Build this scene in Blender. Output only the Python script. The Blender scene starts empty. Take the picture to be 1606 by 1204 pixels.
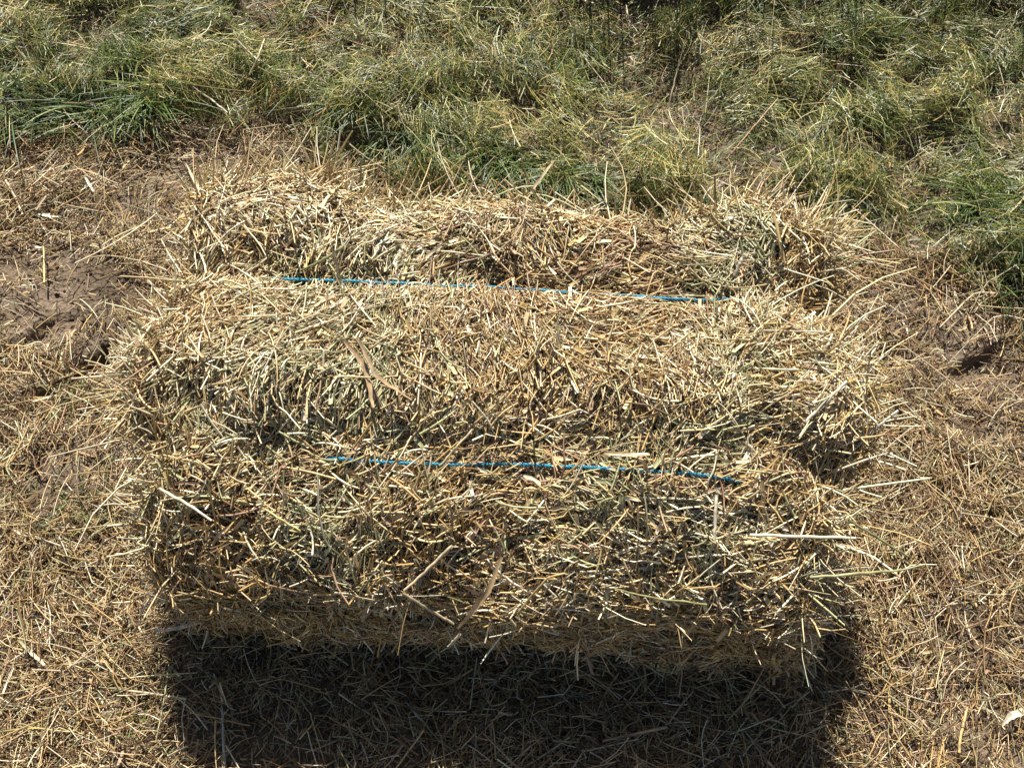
import bpy, math
import numpy as np
from mathutils import Vector

SC = bpy.context.scene
COL = SC.collection
rng = np.random.default_rng(11)
R = math.radians

# ------------------------------------------------------------------ camera, sky, sun
PITCH, FPX, CAMH = 62.0, 1747.0, 1.45
cam = bpy.data.cameras.new('camera')
cam.sensor_width = 36.0
cam.lens = 36.0 * FPX / 1606.0
cam.clip_start = 0.02
cam.clip_end = 2000
camo = bpy.data.objects.new('camera', cam)
camo.location = (0, 0, CAMH)
camo.rotation_euler = (R(90 - PITCH), 0, 0)
COL.objects.link(camo)
SC.camera = camo

SUN_ELEV, SUN_FROM = 52.0, -5.0          # degrees; azimuth of the sun from +Y, minus = to the left
sd = Vector((math.sin(R(SUN_FROM)) * math.cos(R(SUN_ELEV)), math.cos(R(SUN_FROM)) * math.cos(R(SUN_ELEV)), math.sin(R(SUN_ELEV))))
sun = bpy.data.lights.new('sun', 'SUN')
sun.energy = 5.0
sun.angle = R(0.5)
sun.color = (1.0, 0.965, 0.90)
suno = bpy.data.objects.new('sun', sun)
suno.rotation_euler = sd.to_track_quat('Z', 'Y').to_euler()
COL.objects.link(suno)

world = bpy.data.worlds.new('World')
SC.world = world
world.use_nodes = True
wn = world.node_tree
bg = next(n for n in wn.nodes if n.type == 'BACKGROUND')
sky = wn.nodes.new('ShaderNodeTexSky')
sky.sky_type = 'NISHITA'
sky.sun_disc = False
sky.sun_elevation = R(SUN_ELEV)
sky.sun_rotation = R(SUN_FROM)
wn.links.new(sky.outputs[0], bg.inputs[0])
bg.inputs[1].default_value = 0.05

SC.view_settings.view_transform = 'Standard'
SC.view_settings.look = 'None'
SC.view_settings.exposure = 1.13
SC.view_settings.gamma = 1.0

# ------------------------------------------------------------------ helpers
def at(px, py, z=0.0):
    """world point at height z seen at a pixel of the 1606x1204 photograph"""
    p = R(PITCH)
    a = (np.asarray(px, float) - 803) / FPX
    b = -(np.asarray(py, float) - 602) / FPX
    dx, dy, dz = a, math.cos(p) + b * math.sin(p), -math.sin(p) + b * math.cos(p)
    t = (z - CAMH) / dz
    return dx * t, dy * t

NT = 64
_tab = rng.random((NT, NT, NT)).astype(np.float32)
def noise(x, y, z=0.0, s=0):
    """smooth value noise, -1..1, vectorised"""
    x = np.asarray(x, float) + 17.3 * s; y = np.asarray(y, float) + 5.7 * s; z = np.asarray(z, float) + 9.1 * s + np.zeros_like(x)
    xi, yi, zi = np.floor(x).astype(int), np.floor(y).astype(int), np.floor(z).astype(int)
    fx, fy, fz = x - xi, y - yi, z - zi
    fx = fx * fx * (3 - 2 * fx); fy = fy * fy * (3 - 2 * fy); fz = fz * fz * (3 - 2 * fz)
    r = 0
    for a in (0, 1):
        for b in (0, 1):
            for c in (0, 1):
                w = (fx if a else 1 - fx) * (fy if b else 1 - fy) * (fz if c else 1 - fz)
                r = r + w * _tab[(xi + a) % NT, (yi + b) % NT, (zi + c) % NT]
    return r * 2 - 1
def fbm(x, y, z=0.0, s=0, o=3):
    r, a, t = 0, 1.0, 0
    for k in range(o):
        r = r + a * noise(np.asarray(x) * 2 ** k, np.asarray(y) * 2 ** k, np.asarray(z) * 2 ** k, s + k * 3)
        t += a; a *= 0.5
    return r / t
def sm(e0, e1, x):
    t = np.clip((x - e0) / (e1 - e0), 0, 1)
    return t * t * (3 - 2 * t)
def unit(v):
    return v / np.maximum(np.linalg.norm(v, axis=-1, keepdims=True), 1e-9)

def make_obj(name, V, F, mat, parent=None, col=None, smooth=True, loops=4):
    me = bpy.data.meshes.new(name)
    V = np.ascontiguousarray(V, np.float32); F = np.ascontiguousarray(F, np.int32)
    me.vertices.add(len(V)); me.vertices.foreach_set('co', V.ravel())
    me.loops.add(F.size); me.loops.foreach_set('vertex_index', F.ravel())
    me.polygons.add(len(F))
    me.polygons.foreach_set('loop_start', np.arange(0, F.size, F.shape[1], dtype=np.int32))
    me.polygons.foreach_set('loop_total', np.full(len(F), F.shape[1], np.int32))
    me.polygons.foreach_set('use_smooth', np.full(len(F), smooth))
    me.update(calc_edges=True)
    if col is not None:
        at_ = me.color_attributes.new('tint', 'FLOAT_COLOR', 'POINT')
        c = np.ones((len(V), 4), np.float32); c[:, :3] = col
        at_.data.foreach_set('color', c.ravel())
    me.materials.append(mat)
    o = bpy.data.objects.new(name, me)
    COL.objects.link(o)
    if parent: o.parent = parent
    return o
def tag(o, label=None, cat=None, group=None, kind=None):
    if label: o['label'] = label
    if cat: o['category'] = cat
    if group: o['group'] = group
    if kind: o['kind'] = kind
    return o
def empty(name, loc, rz=0):
    o = bpy.data.objects.new(name, None)
    o.empty_display_size = 0.05
    o.location = loc; o.rotation_euler = (0, 0, rz)
    COL.objects.link(o)
    return o

# cross sections (u across, w out): closed tube or open creased blade
def strands(P, T, N, L, W, C, K=3, shape='tube', bend=None, taper=None, kink=None, flat=1.0, streak=0.0):
    """P centre, T direction, N out, L length, W width, C colour (n,3) -> verts, quads, colours"""
    n = len(P)
    T = unit(T); B = unit(np.cross(T, N)); N = np.cross(B, T)
    s = np.linspace(-0.5, 0.5, K + 1)
    cen = P[:, None, :] + T[:, None, :] * (s[None, :, None] * L[:, None, None])
    if bend is not None:     # bend (n,2): sideways and outward, as a fraction of length
        q = (s ** 2 - 0.12)[None, :, None] * L[:, None, None]
        cen = cen + B[:, None, :] * q * bend[:, 0][:, None, None] + N[:, None, :] * q * bend[:, 1][:, None, None]
    if kink is not None:     # (n,2) abrupt bend after one third
        q = np.maximum(s[None, :] - kink[:, 1][:, None], 0)[:, :, None] * L[:, None, None]
        cen = cen + B[:, None, :] * q * kink[:, 0][:, None, None] - N[:, None, :] * q * np.abs(kink[:, 0])[:, None, None] * 0.3
    tp = np.ones(K + 1) if taper is None else np.interp(s, [-0.5, 0, 0.5], taper)
    hw = 0.5 * W[:, None] * tp[None, :]
    if shape == 'tube':
        a = np.array([90, 210, 330]) * math.pi / 180
    elif shape == 'tube4':
        a = np.array([45, 135, 225, 315]) * math.pi / 180
    if shape.startswith('tube'):
        cu, cw = np.cos(a), np.sin(a) * flat
        closed = True
    else:                    # creased blade
        cu, cw = np.array([-1.0, 0.0, 1.0]), np.array([0.12, -0.22, 0.12])
        closed = False
    if shape == 'ribbon':
        cu, cw = np.array([-1.0, 1.0]), np.array([0.0, 0.0])
    m = len(cu)
    V = cen[:, :, None, :] + hw[:, :, None, None] * (B[:, None, None, :] * cu[None, None, :, None] + N[:, None, None, :] * cw[None, None, :, None])
    nv = (K + 1) * m
    idx = np.arange((K + 1) * m).reshape(K + 1, m)
    q = []
    rng_m = range(m) if closed else range(m - 1)
    for k in range(K):
        for j in rng_m:
            j2 = (j + 1) % m
            q.append([idx[k, j], idx[k, j2], idx[k + 1, j2], idx[k + 1, j]])
    q = np.array(q)
    F = (q[None] + (np.arange(n) * nv)[:, None, None]).reshape(-1, 4)
    Cc = np.repeat(C[:, None, :], nv, axis=1)
    if streak:
        g = 1 + streak * (rng.random((n, K + 1, 1, 1)) - 0.5)
        Cc = (Cc.reshape(n, K + 1, m, 3) * g)
    return V.reshape(-1, 3), F, np.clip(Cc.reshape(-1, 3), 0, 0.9)
def merge(parts):
    Vs, Fs, Cs, off = [], [], [], 0
    for V, F, C in parts:
        Vs.append(V); Fs.append(F + off); Cs.append(C); off += len(V)
    return np.concatenate(Vs), np.concatenate(Fs), np.concatenate(Cs)

def pick(pal, w, n, wn_=None):
    """palette choice per strand with brightness jitter; w (n,k) or (k,)"""
    pal = np.array(pal); w = np.asarray(w, float)
    if w.ndim == 1: w = np.repeat(w[None], n, 0)
    c = np.cumsum(w / w.sum(1, keepdims=True), 1)
    i = (rng.random(n)[:, None] > c).sum(1).clip(0, len(pal) - 1)
    C = pal[i] * (0.78 + 0.44 * rng.random((n, 1)))
    return C * (1 + 0.08 * (rng.random((n, 3)) - 0.5))

# ------------------------------------------------------------------ materials
def strand_mat(name, rough=0.45, trans=0.25, spec=0.5, bump=0.0):
    m = bpy.data.materials.new(name); m.use_nodes = True
    nt = m.node_tree; nt.nodes.clear()
    out = nt.nodes.new('ShaderNodeOutputMaterial')
    a = nt.nodes.new('ShaderNodeAttribute'); a.attribute_name = 'tint'
    p = nt.nodes.new('ShaderNodeBsdfPrincipled')
    p.inputs['Roughness'].default_value = rough
    p.inputs['Specular IOR Level'].default_value = spec
    # fine fibre mottling
    tc = nt.nodes.new('ShaderNodeTexCoord')
    no = nt.nodes.new('ShaderNodeTexNoise'); no.inputs['Scale'].default_value = 260; no.inputs['Detail'].default_value = 2
    nt.links.new(tc.outputs['Object'], no.inputs['Vector'])
    mr = nt.nodes.new('ShaderNodeMapRange'); mr.inputs['From Min'].default_value = 0.3; mr.inputs['From Max'].default_value = 0.7
    mr.inputs['To Min'].default_value = 0.78; mr.inputs['To Max'].default_value = 1.12
    nt.links.new(no.outputs['Fac'], mr.inputs['Value'])
    vm = nt.nodes.new('ShaderNodeVectorMath'); vm.operation = 'SCALE'
    nt.links.new(a.outputs['Color'], vm.inputs[0]); nt.links.new(mr.outputs[0], vm.inputs['Scale'])
    nt.links.new(vm.outputs[0], p.inputs['Base Color'])
    t = nt.nodes.new('ShaderNodeBsdfTranslucent')
    nt.links.new(vm.outputs[0], t.inputs['Color'])
    mx = nt.nodes.new('ShaderNodeMixShader'); mx.inputs[0].default_value = trans
    nt.links.new(p.outputs[0], mx.inputs[1]); nt.links.new(t.outputs[0], mx.inputs[2])
    nt.links.new(mx.outputs[0], out.inputs[0])
    return m
M_STRAW = strand_mat('dry_straw', 0.4, 0.12, 0.55)
M_LITTER = strand_mat('loose_straw_fibre', 0.5, 0.15, 0.45)
M_GRASS = strand_mat('grass_blade', 0.42, 0.38, 0.5)

def soil_mat():
    m = bpy.data.materials.new('soil'); m.use_nodes = True
    nt = m.node_tree; p = next(n for n in nt.nodes if n.type == 'BSDF_PRINCIPLED')
    tc = nt.nodes.new('ShaderNodeTexCoord')
    n1 = nt.nodes.new('ShaderNodeTexNoise'); n1.inputs['Scale'].default_value = 9; n1.inputs['Detail'].default_value = 8
    n2 = nt.nodes.new('ShaderNodeTexNoise'); n2.inputs['Scale'].default_value = 160; n2.inputs['Detail'].default_value = 5
    for n in (n1, n2): nt.links.new(tc.outputs['Object'], n.inputs['Vector'])
    r = nt.nodes.new('ShaderNodeValToRGB')
    r.color_ramp.elements[0].position = 0.3; r.color_ramp.elements[0].color = (0.080, 0.056, 0.036, 1)
    r.color_ramp.elements[1].position = 0.72; r.color_ramp.elements[1].color = (0.185, 0.135, 0.090, 1)
    nt.links.new(n1.outputs['Fac'], r.inputs[0])
    r2 = nt.nodes.new('ShaderNodeMapRange'); r2.inputs['To Min'].default_value = 0.55; r2.inputs['To Max'].default_value = 1.4
    r2.inputs['From Min'].default_value = 0.3; r2.inputs['From Max'].default_value = 0.7
    nt.links.new(n2.outputs['Fac'], r2.inputs['Value'])
    vm = nt.nodes.new('ShaderNodeVectorMath'); vm.operation = 'SCALE'
    nt.links.new(r.outputs[0], vm.inputs[0]); nt.links.new(r2.outputs[0], vm.inputs['Scale'])
    nt.links.new(vm.outputs[0], p.inputs['Base Color'])
    p.inputs['Roughness'].default_value = 0.9
    p.inputs['Specular IOR Level'].default_value = 0.2
    b = nt.nodes.new('ShaderNodeBump'); b.inputs['Strength'].default_value = 1.0; b.inputs['Distance'].default_value = 0.006
    nt.links.new(n2.outputs['Fac'], b.inputs['Height']); nt.links.new(b.outputs[0], p.inputs['Normal'])
    return m
M_SOIL = soil_mat()
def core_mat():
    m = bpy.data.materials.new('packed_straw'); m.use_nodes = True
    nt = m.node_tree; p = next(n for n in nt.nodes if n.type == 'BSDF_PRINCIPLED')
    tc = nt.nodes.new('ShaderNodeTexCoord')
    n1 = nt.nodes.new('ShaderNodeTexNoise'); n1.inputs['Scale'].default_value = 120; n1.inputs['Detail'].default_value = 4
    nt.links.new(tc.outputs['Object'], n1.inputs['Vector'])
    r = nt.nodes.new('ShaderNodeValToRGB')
    r.color_ramp.elements[0].color = (0.025, 0.016, 0.008, 1); r.color_ramp.elements[1].color = (0.14, 0.09, 0.045, 1)  # kept dark to put the shade of the gaps into the colour
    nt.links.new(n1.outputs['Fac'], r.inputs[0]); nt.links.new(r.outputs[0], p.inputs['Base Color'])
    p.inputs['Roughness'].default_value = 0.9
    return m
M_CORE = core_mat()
def twine_mat():
    m = bpy.data.materials.new('blue_twine'); m.use_nodes = True
    nt = m.node_tree; p = next(n for n in nt.nodes if n.type == 'BSDF_PRINCIPLED')
    tc = nt.nodes.new('ShaderNodeTexCoord')
    n1 = nt.nodes.new('ShaderNodeTexNoise'); n1.inputs['Scale'].default_value = 90; n1.inputs['Detail'].default_value = 5
    nt.links.new(tc.outputs['Object'], n1.inputs['Vector'])
    r = nt.nodes.new('ShaderNodeValToRGB')
    r.color_ramp.elements[0].position = 0.35; r.color_ramp.elements[0].color = (0.004, 0.10, 0.17, 1)
    r.color_ramp.elements[1].position = 0.7; r.color_ramp.elements[1].color = (0.02, 0.27, 0.38, 1)
    nt.links.new(n1.outputs['Fac'], r.inputs[0]); nt.links.new(r.outputs[0], p.inputs['Base Color'])
    p.inputs['Roughness'].default_value = 0.35
    return m
M_TWINE = twine_mat()

# ------------------------------------------------------------------ the lie of the land
# border between the mown grass (far) and the straw-strewn soil (near), traced at ground level
_bx, _by = at(np.array([-500, 0, 150, 280, 440, 560, 700, 900, 1100, 1250, 1400, 1520, 1606, 2100]),
              np.array([235, 225, 215, 215, 205, 290, 330, 350, 360, 385, 400, 425, 470, 520]))
def grass_mask(x, y):
    e = y - np.interp(x, _bx, _by) + 0.045 * fbm(x * 9, y * 9, 0, 2, 3)
    return sm(-0.03, 0.05, e)
_patch = []   # (x, y, rx, ry, value) bare soil
for px, py, rx, ry, v in [(110, 470, 130, 65, 1.0), (60, 420, 80, 40, .9), (175, 525, 60, 30, 1.0), (170, 565, 60, 25, 1.0), (230, 300, 90, 45, .6),
                          (1480, 560, 70, 45, .6), (1560, 590, 70, 60, .7), (1540, 670, 60, 30, .9), (1450, 520, 80, 30, .5), (95, 740, 60, 50, .75),
                          (1340, 1110, 60, 50, .6), (340, 240, 90, 30, .55), (470, 250, 60, 30, .5)]:
    x, y = at(px, py); x2, _ = at(px + rx, py); _, y2 = at(px, py - ry)
    _patch.append((x, y, x2 - x, y2 - y, v))
def bare(x, y):
    b = 0
    for (cx, cy, rx, ry, v) in _patch:
        d = ((x - cx) / rx) ** 2 + ((y - cy) / ry) ** 2 + 0.7 * fbm(x * 14, y * 14, 0, 7, 2)
        b = np.maximum(b, v * (1 - sm(0.45, 1.35, d)))
    return b
# rut: two little steps that drop towards the viewer
_steps = []
for (x0, y0, x1, y1, dep, wid) in [(45, 612, 180, 535, 0.034, 0.026), (-40, 560, 70, 500, 0.014, 0.04), (30, 520, 130, 470, 0.012, 0.035), (1480, 575, 1560, 540, 0.02, 0.05), (1360, 560, 1420, 520, 0.014, 0.04)]:
    ax, ay = at(x0, y0); bx_, by_ = at(x1, y1)
    _steps.append((ax, ay, bx_, by_, dep, wid))
def ground_h(x, y):
    g = grass_mask(x, y); b_ = bare(x, y)
    h = 0.010 * fbm(x * 3, y * 3, 0, 1, 2) + 0.015 * fbm(x * 15, y * 15, 0, 3, 3) * (1 - .5 * g) * (1 - .65 * b_) + .006 * noise(x * 42, y * 42, 0, 14) * (1 - .5 * b_)
    h = h + g * (0.026 + 0.028 * fbm(x * 6, y * 6, 0, 5, 2) + 0.036 * fbm(x * 15, y * 15, 0, 6, 2))
    for (ax, ay, bx_, by_, dep, wid) in _steps:
        dx, dy = bx_ - ax, by_ - ay; l = math.hypot(dx, dy); dx, dy = dx / l, dy / l
        wob = 0.010 * noise(x * 30, y * 30, 0, 4)
        s = (x - ax) * dx + (y - ay) * dy
        d = (x - ax) * dy - (y - ay) * dx + wob         # >0 on the near side
        along = sm(-0.02, 0.03, s) * (1 - sm(l - 0.03, l + 0.015, s))
        h = h - dep * along * sm(-0.001, 0.007, d) * (1 - sm(0.2 * wid, wid * 1.5, d))
    return h

def axis(lo, hi, step, far):
    a = np.arange(lo, hi + step / 2, step)
    g, v, k = [], hi, step
    while v < far:
        k *= 1.25; v += k; g.append(v)
    l, v, k = [], lo, step
    while v > -far:
        k *= 1.25; v -= k; l.append(v)
    return np.concatenate([l[::-1], a, g])
def build_ground():
    xs, ys = axis(-1.15, 1.15, 0.006, 400), axis(-0.1, 1.9, 0.006, 400)
    X, Y = np.meshgrid(xs, ys)
    near = 1 - sm(3, 8, np.hypot(X, Y - 0.8))
    b = bare(X, Y)
    Z = ground_h(X, Y) * near
    # crumbly clods, cracked where it is bare
    c = fbm(X * 60, Y * 60, 0, 9, 3)
    Z = Z + near * (0.0055 * c * (1 - 0.4 * b) - 0.004 * b * sm(0.82, 1.0, 1 - np.abs(noise(X * 38, Y * 38, 0, 12))))
    V = np.stack([X, Y, Z], -1).reshape(-1, 3)
    nx, ny = len(xs), len(ys)
    i = np.arange(nx * ny).reshape(ny, nx)
    F = np.stack([i[:-1, :-1], i[:-1, 1:], i[1:, 1:], i[1:, :-1]], -1).reshape(-1, 4)
    return tag(make_obj('ground', V, F, M_SOIL), kind='structure')
build_ground()
def build_crumbs():
    n = 26000
    x = rng.uniform(-1.1, 1.1, n); y = rng.uniform(.05, 1.6, n)
    k = rng.random(n) < .25 + .75 * bare(x, y); x, y = x[k], y[k]; n = len(x)
    base = np.array([[1, 0, 0], [-1, 0, 0], [0, 1, 0], [0, -1, 0], [0, 0, .7], [0, 0, -.7]])
    r = np.exp(rng.normal(math.log(.0019), .45, n))
    v = base[None] * rng.uniform(.6, 1.4, (n, 6, 1)) + rng.normal(0, .22, (n, 6, 3))
    a = rng.random(n) * 6.28; c, s = np.cos(a)[:, None], np.sin(a)[:, None]
    v = np.stack([v[..., 0] * c - v[..., 1] * s, v[..., 0] * s + v[..., 1] * c, v[..., 2]], -1) * r[:, None, None]
    V = v + np.stack([x, y, ground_h(x, y) + r * .3], -1)[:, None]
    f = np.array([[0, 2, 4], [2, 1, 4], [1, 3, 4], [3, 0, 4], [2, 0, 5], [1, 2, 5], [3, 1, 5], [0, 3, 5]])
    F = (f[None] + (np.arange(n) * 6)[:, None, None]).reshape(-1, 3)
    tag(make_obj('soil_crumbs', V.reshape(-1, 3), F, M_SOIL, smooth=False), kind='stuff')
build_crumbs()

def in_view(x, y, m=0.12):
    t = (CAMH) / 1.0
    hw = 0.66 + 0.30 * np.clip((y - 0.2) / 1.35, -0.3, 2) + m
    return (np.abs(x) < hw) & (y > 0.2 - m) & (y < 1.6 + m)
def scatter(n_view, n_out, box_out=(-2.1, 2.1, -0.7, 3.0)):
    """dense within what the photograph shows, sparser around it"""
    x = rng.uniform(-1.15, 1.15, int(n_view * 2.3)); y = rng.uniform(0.02, 1.8, len(x))
    k = in_view(x, y); x, y = x[k][:n_view], y[k][:n_view]
    xo = rng.uniform(box_out[0], box_out[1], n_out); yo = rng.uniform(box_out[2], box_out[3], n_out)
    k = ~in_view(xo, yo)
    big = np.concatenate([np.zeros(len(x), bool), np.ones(k.sum(), bool)])
    return np.concatenate([x, xo[k]]), np.concatenate([y, yo[k]]), big

# bale footprint: skip litter under it
BALE_L, BALE_D, BALE_H = 0.772, 0.485, 0.335
BALE_RZ = R(-3.6)
_cx, _cy = at(768, 567, BALE_H)
BC = (float(_cx), float(_cy))
def to_bale(x, y):
    c, s = math.cos(-BALE_RZ), math.sin(-BALE_RZ)
    dx, dy = x - BC[0], y - BC[1]
    return c * dx - s * dy, s * dx + c * dy
def under_bale(x, y):
    u, v = to_bale(x, y)
    return (np.abs(u) < BALE_L / 2 - 0.03) & (np.abs(v) < BALE_D / 2 - 0.03)

def ground_normal(x, y, e=0.006):
    hx = (ground_h(x + e, y) - ground_h(x - e, y)) / (2 * e)
    hy = (ground_h(x, y + e) - ground_h(x, y - e)) / (2 * e)
    return unit(np.stack([-hx, -hy, np.ones_like(hx)], -1))

STRAW = [(0.63, 0.475, 0.245), (0.51, 0.345, 0.140), (0.78, 0.675, 0.46), (0.40, 0.385, 0.20), (0.25, 0.15, 0.065), (0.41, 0.255, 0.15), (0.13, 0.08, 0.04)]
#         pale straw           golden               bleached           green-grey          brown              russet            dark brown
GREEN = [(0.068, 0.100, 0.018), (0.15, 0.165, 0.028), (0.140, 0.165, 0.060), (0.38, 0.345, 0.165), (0.022, 0.042, 0.012), (0.15, 0.115, 0.035)]
#         fresh                yellow-green         grey-green         hay                  deep                olive brown

# ------------------------------------------------------------------ loose straw on the soil
def build_litter():
    parts = []
    def lay(nv, no, Lm, Ls, W0, W1, off, tilt, w, shape, K, dens=1.0, kinky=0.0, pal=STRAW):
        x, y, big = scatter(nv, no)
        g, b = grass_mask(x, y), bare(x, y)
        cover = 0.55 + 0.5 * fbm(x * 8, y * 8, 0, 21, 3)
        keep = rng.random(len(x)) < np.clip((1 - 0.86 * g) * (1 - 0.88 * b) * np.clip(-.12 + 1.85 * cover, .12, 2) * dens, 0, 1)
        keep &= ~under_bale(x, y)
        x, y, big = x[keep], y[keep], big[keep]
        n = len(x)
        N = ground_normal(x, y)
        th = rng.random(n) * 2 * math.pi
        fld = math.pi * fbm(x * 5, y * 5, 0, 31, 2)         # locally combed
        use = rng.random(n) < 0.22
        th = np.where(use, fld + rng.normal(0, 0.35, n), th)
        T = np.stack([np.cos(th), np.sin(th), np.zeros(n)], -1)
        T = unit(T - N * (T * N).sum(-1, keepdims=True)); T = unit(T + N * rng.normal(0, tilt, (n, 1)))
        L = np.exp(rng.normal(math.log(Lm), Ls, n)) * np.where(big, 1.5, 1)
        W = rng.uniform(W0, W1, n) * np.where(big, 1.9, 1)
        z = ground_h(x, y) + rng.random(n) ** 1.3 * off + 0.001 + np.abs(T[:, 2]) * L * 0.25
        P = np.stack([x, y, z], -1)
        C = pick(pal, w, n)
        bd = rng.normal(0, 0.16, (n, 2)); bd[:, 1] *= 0.5
        kk = None
        if kinky:
            kk = np.stack([np.where(rng.random(n) < kinky, rng.normal(0, 0.9, n), 0), rng.uniform(-.2, .3, n)], -1)
        parts.append(strands(P, T, N, L, W, C, K, shape, bd, kink=kk, streak=0.2))
    w = [4, 3.6, 2.4, 2.0, 4.8, 1.6, 4.2]
    lay(120000, 26000, .011, .45, .0006, .0013, .010, .30, [1.2, 2.4, .4, .8, 5, 1.8, 7], 'ribbon', 2)           # crumbs and fibres
    lay(95000, 26000, .019, .50, .0008, .0017, .022, .28, w, 'tube', 2, kinky=.2)
    lay(26000, 11000, .036, .42, .0012, .0022, .026, .18, [5, 5, 3, 2.4, 2.5, 1, .8], 'tube', 4, kinky=.4)
    lay(4200, 1400, .062, .30, .0014, .0026, .028, .10, [5, 4, 4, 1.2, .8, .5, .1], 'tube', 6, kinky=.5)
    lay(1900, 600, .026, .42, .0020, .0036, .020, .25, [4, 5, 1.2, 2, 3, 1.5, 1], 'blade', 4, kinky=.5)        # dry leaves
    lay(9000, 2500, .018, .4, .0008, .0016, .014, .5, [3, 3, 2, 1, .3, .6], 'ribbon', 3, dens=.5, pal=GREEN)
    # crushed straw packed round the foot of the bale
    n = 9000
    t = rng.uniform(0, 1, n) * 2 * (BALE_L + BALE_D); o = rng.normal(.0, .022, n)
    u = np.select([t < BALE_L, t < BALE_L + BALE_D, t < 2 * BALE_L + BALE_D], [t - BALE_L / 2, BALE_L / 2 + o, t - BALE_L - BALE_D - BALE_L / 2], -BALE_L / 2 - o)
    v = np.select([t < BALE_L, t < BALE_L + BALE_D, t < 2 * BALE_L + BALE_D], [-BALE_D / 2 - o, t - BALE_L - BALE_D / 2, BALE_D / 2 + o], t - 2 * BALE_L - BALE_D - BALE_D / 2)
    c, s_ = math.cos(BALE_RZ), math.sin(BALE_RZ)
    x, y = BC[0] + c * u - s_ * v, BC[1] + s_ * u + c * v
    th = rng.random(n) * 6.28
    T = unit(np.stack([np.cos(th), np.sin(th), rng.normal(0, .3, n)], -1))
    P = np.stack([x, y, ground_h(x, y) + .002 + rng.random(n) * .030 * np.exp(-np.maximum(o, 0) / .03)], -1)
    parts.append(strands(P, T, np.repeat(np.array([[0, 0, 1.]]), n, 0), np.exp(rng.normal(math.log(.028), .4, n)), rng.uniform(.0009, .0022, n), pick(STRAW, w, n), 3, 'tube', rng.normal(0, .2, (n, 2)), streak=.2))
    V, F, C = merge(parts)
    C = C * np.array([.93, .91, .90])
    return tag(make_obj('loose_straw', V, F, M_LITTER, col=C), kind='stuff')
build_litter()

# ------------------------------------------------------------------ mown grass behind
_hay = []     # swaths of dry hay lying on the grass
for px, py, rx, ry, v in [(900, 215, 170, 45, .9), (1040, 280, 130, 45, .8), (400, 110, 140, 35, .5), (1150, 90, 120, 40, .5), (1330, 290, 130, 60, .3),
                          (330, 165, 110, 22, .6), (1230, 190, 90, 40, .45), (640, 90, 80, 60, .35), (60, 40, 90, 40, .4), (1480, 190, 120, 40, .35)]:
    x, y = at(px, py); x2, _ = at(px + rx, py); _, y2 = at(px, py - ry)
    _hay.append((x, y, x2 - x, y2 - y, v))
def hayness(x, y):
    b = 0.02 + 0.30 * sm(0.0, 0.6, fbm(x * 6, y * 6, 0, 41, 2))
    for (cx, cy, rx, ry, v) in _hay:
        d = ((x - cx) / rx) ** 2 + ((y - cy) / ry) ** 2 + 0.5 * fbm(x * 14, y * 14, 0, 8, 2)
        b = np.maximum(b, v * (1 - sm(0.35, 1.5, d)))
    return b
def grass_blades(x, y, big, L, W, lean, droop, C, K=4, face=None, shape='blade', base_off=0.0):
    n = len(x)
    az = rng.random(n) * 2 * math.pi if face is None else face
    H = np.stack([np.cos(az), np.sin(az), np.zeros(n)], -1)
    base = np.stack([x, y, ground_h(x, y) + base_off], -1)
    s = np.linspace(0, 1, K + 1)
    up = np.array([0, 0, 1.0])
    cen = base[:, None] + H[:, None] * (L[:, None] * (np.sin(lean)[:, None] * s + droop[:, None] * 0.55 * s ** 2))[:, :, None] \
        + up * (L[:, None] * (np.cos(lean)[:, None] * s - droop[:, None] * 0.62 * s ** 2))[:, :, None]
    S = np.stack([-np.sin(az), np.cos(az), np.zeros(n)], -1)
    tw = rng.normal(0, 0.5, n)
    S = unit(S * np.cos(tw)[:, None] + up * np.sin(tw)[:, None] * 0.6 + H * np.sin(tw)[:, None] * 0.5)
    Nn = unit(np.cross(S, unit(cen[:, -1] - cen[:, 0])))
    hw = 0.5 * W[:, None] * np.interp(s, [0, .3, .8, 1], [.7, 1, .6, .05])[None]
    cu, cw = (np.array([-1, 0, 1.]), np.array([.15, -.25, .15])) if shape == 'blade' else (np.array([-1, 1.]), np.array([0, 0.]))
    m = len(cu)
    V = cen[:, :, None] + hw[:, :, None, None] * (S[:, None, None] * cu[None, None, :, None] + Nn[:, None, None] * cw[None, None, :, None])
    idx = np.arange((K + 1) * m).reshape(K + 1, m); q = []
    for k in range(K):
        for j in range(m - 1): q.append([idx[k, j], idx[k, j + 1], idx[k + 1, j + 1], idx[k + 1, j]])
    F = (np.array(q)[None] + (np.arange(n) * (K + 1) * m)[:, None, None]).reshape(-1, 4)
    Cc = np.repeat(C[:, None], (K + 1) * m, 1).reshape(-1, 3)
    return V.reshape(-1, 3), F, np.clip(Cc, 0, .9)
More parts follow.
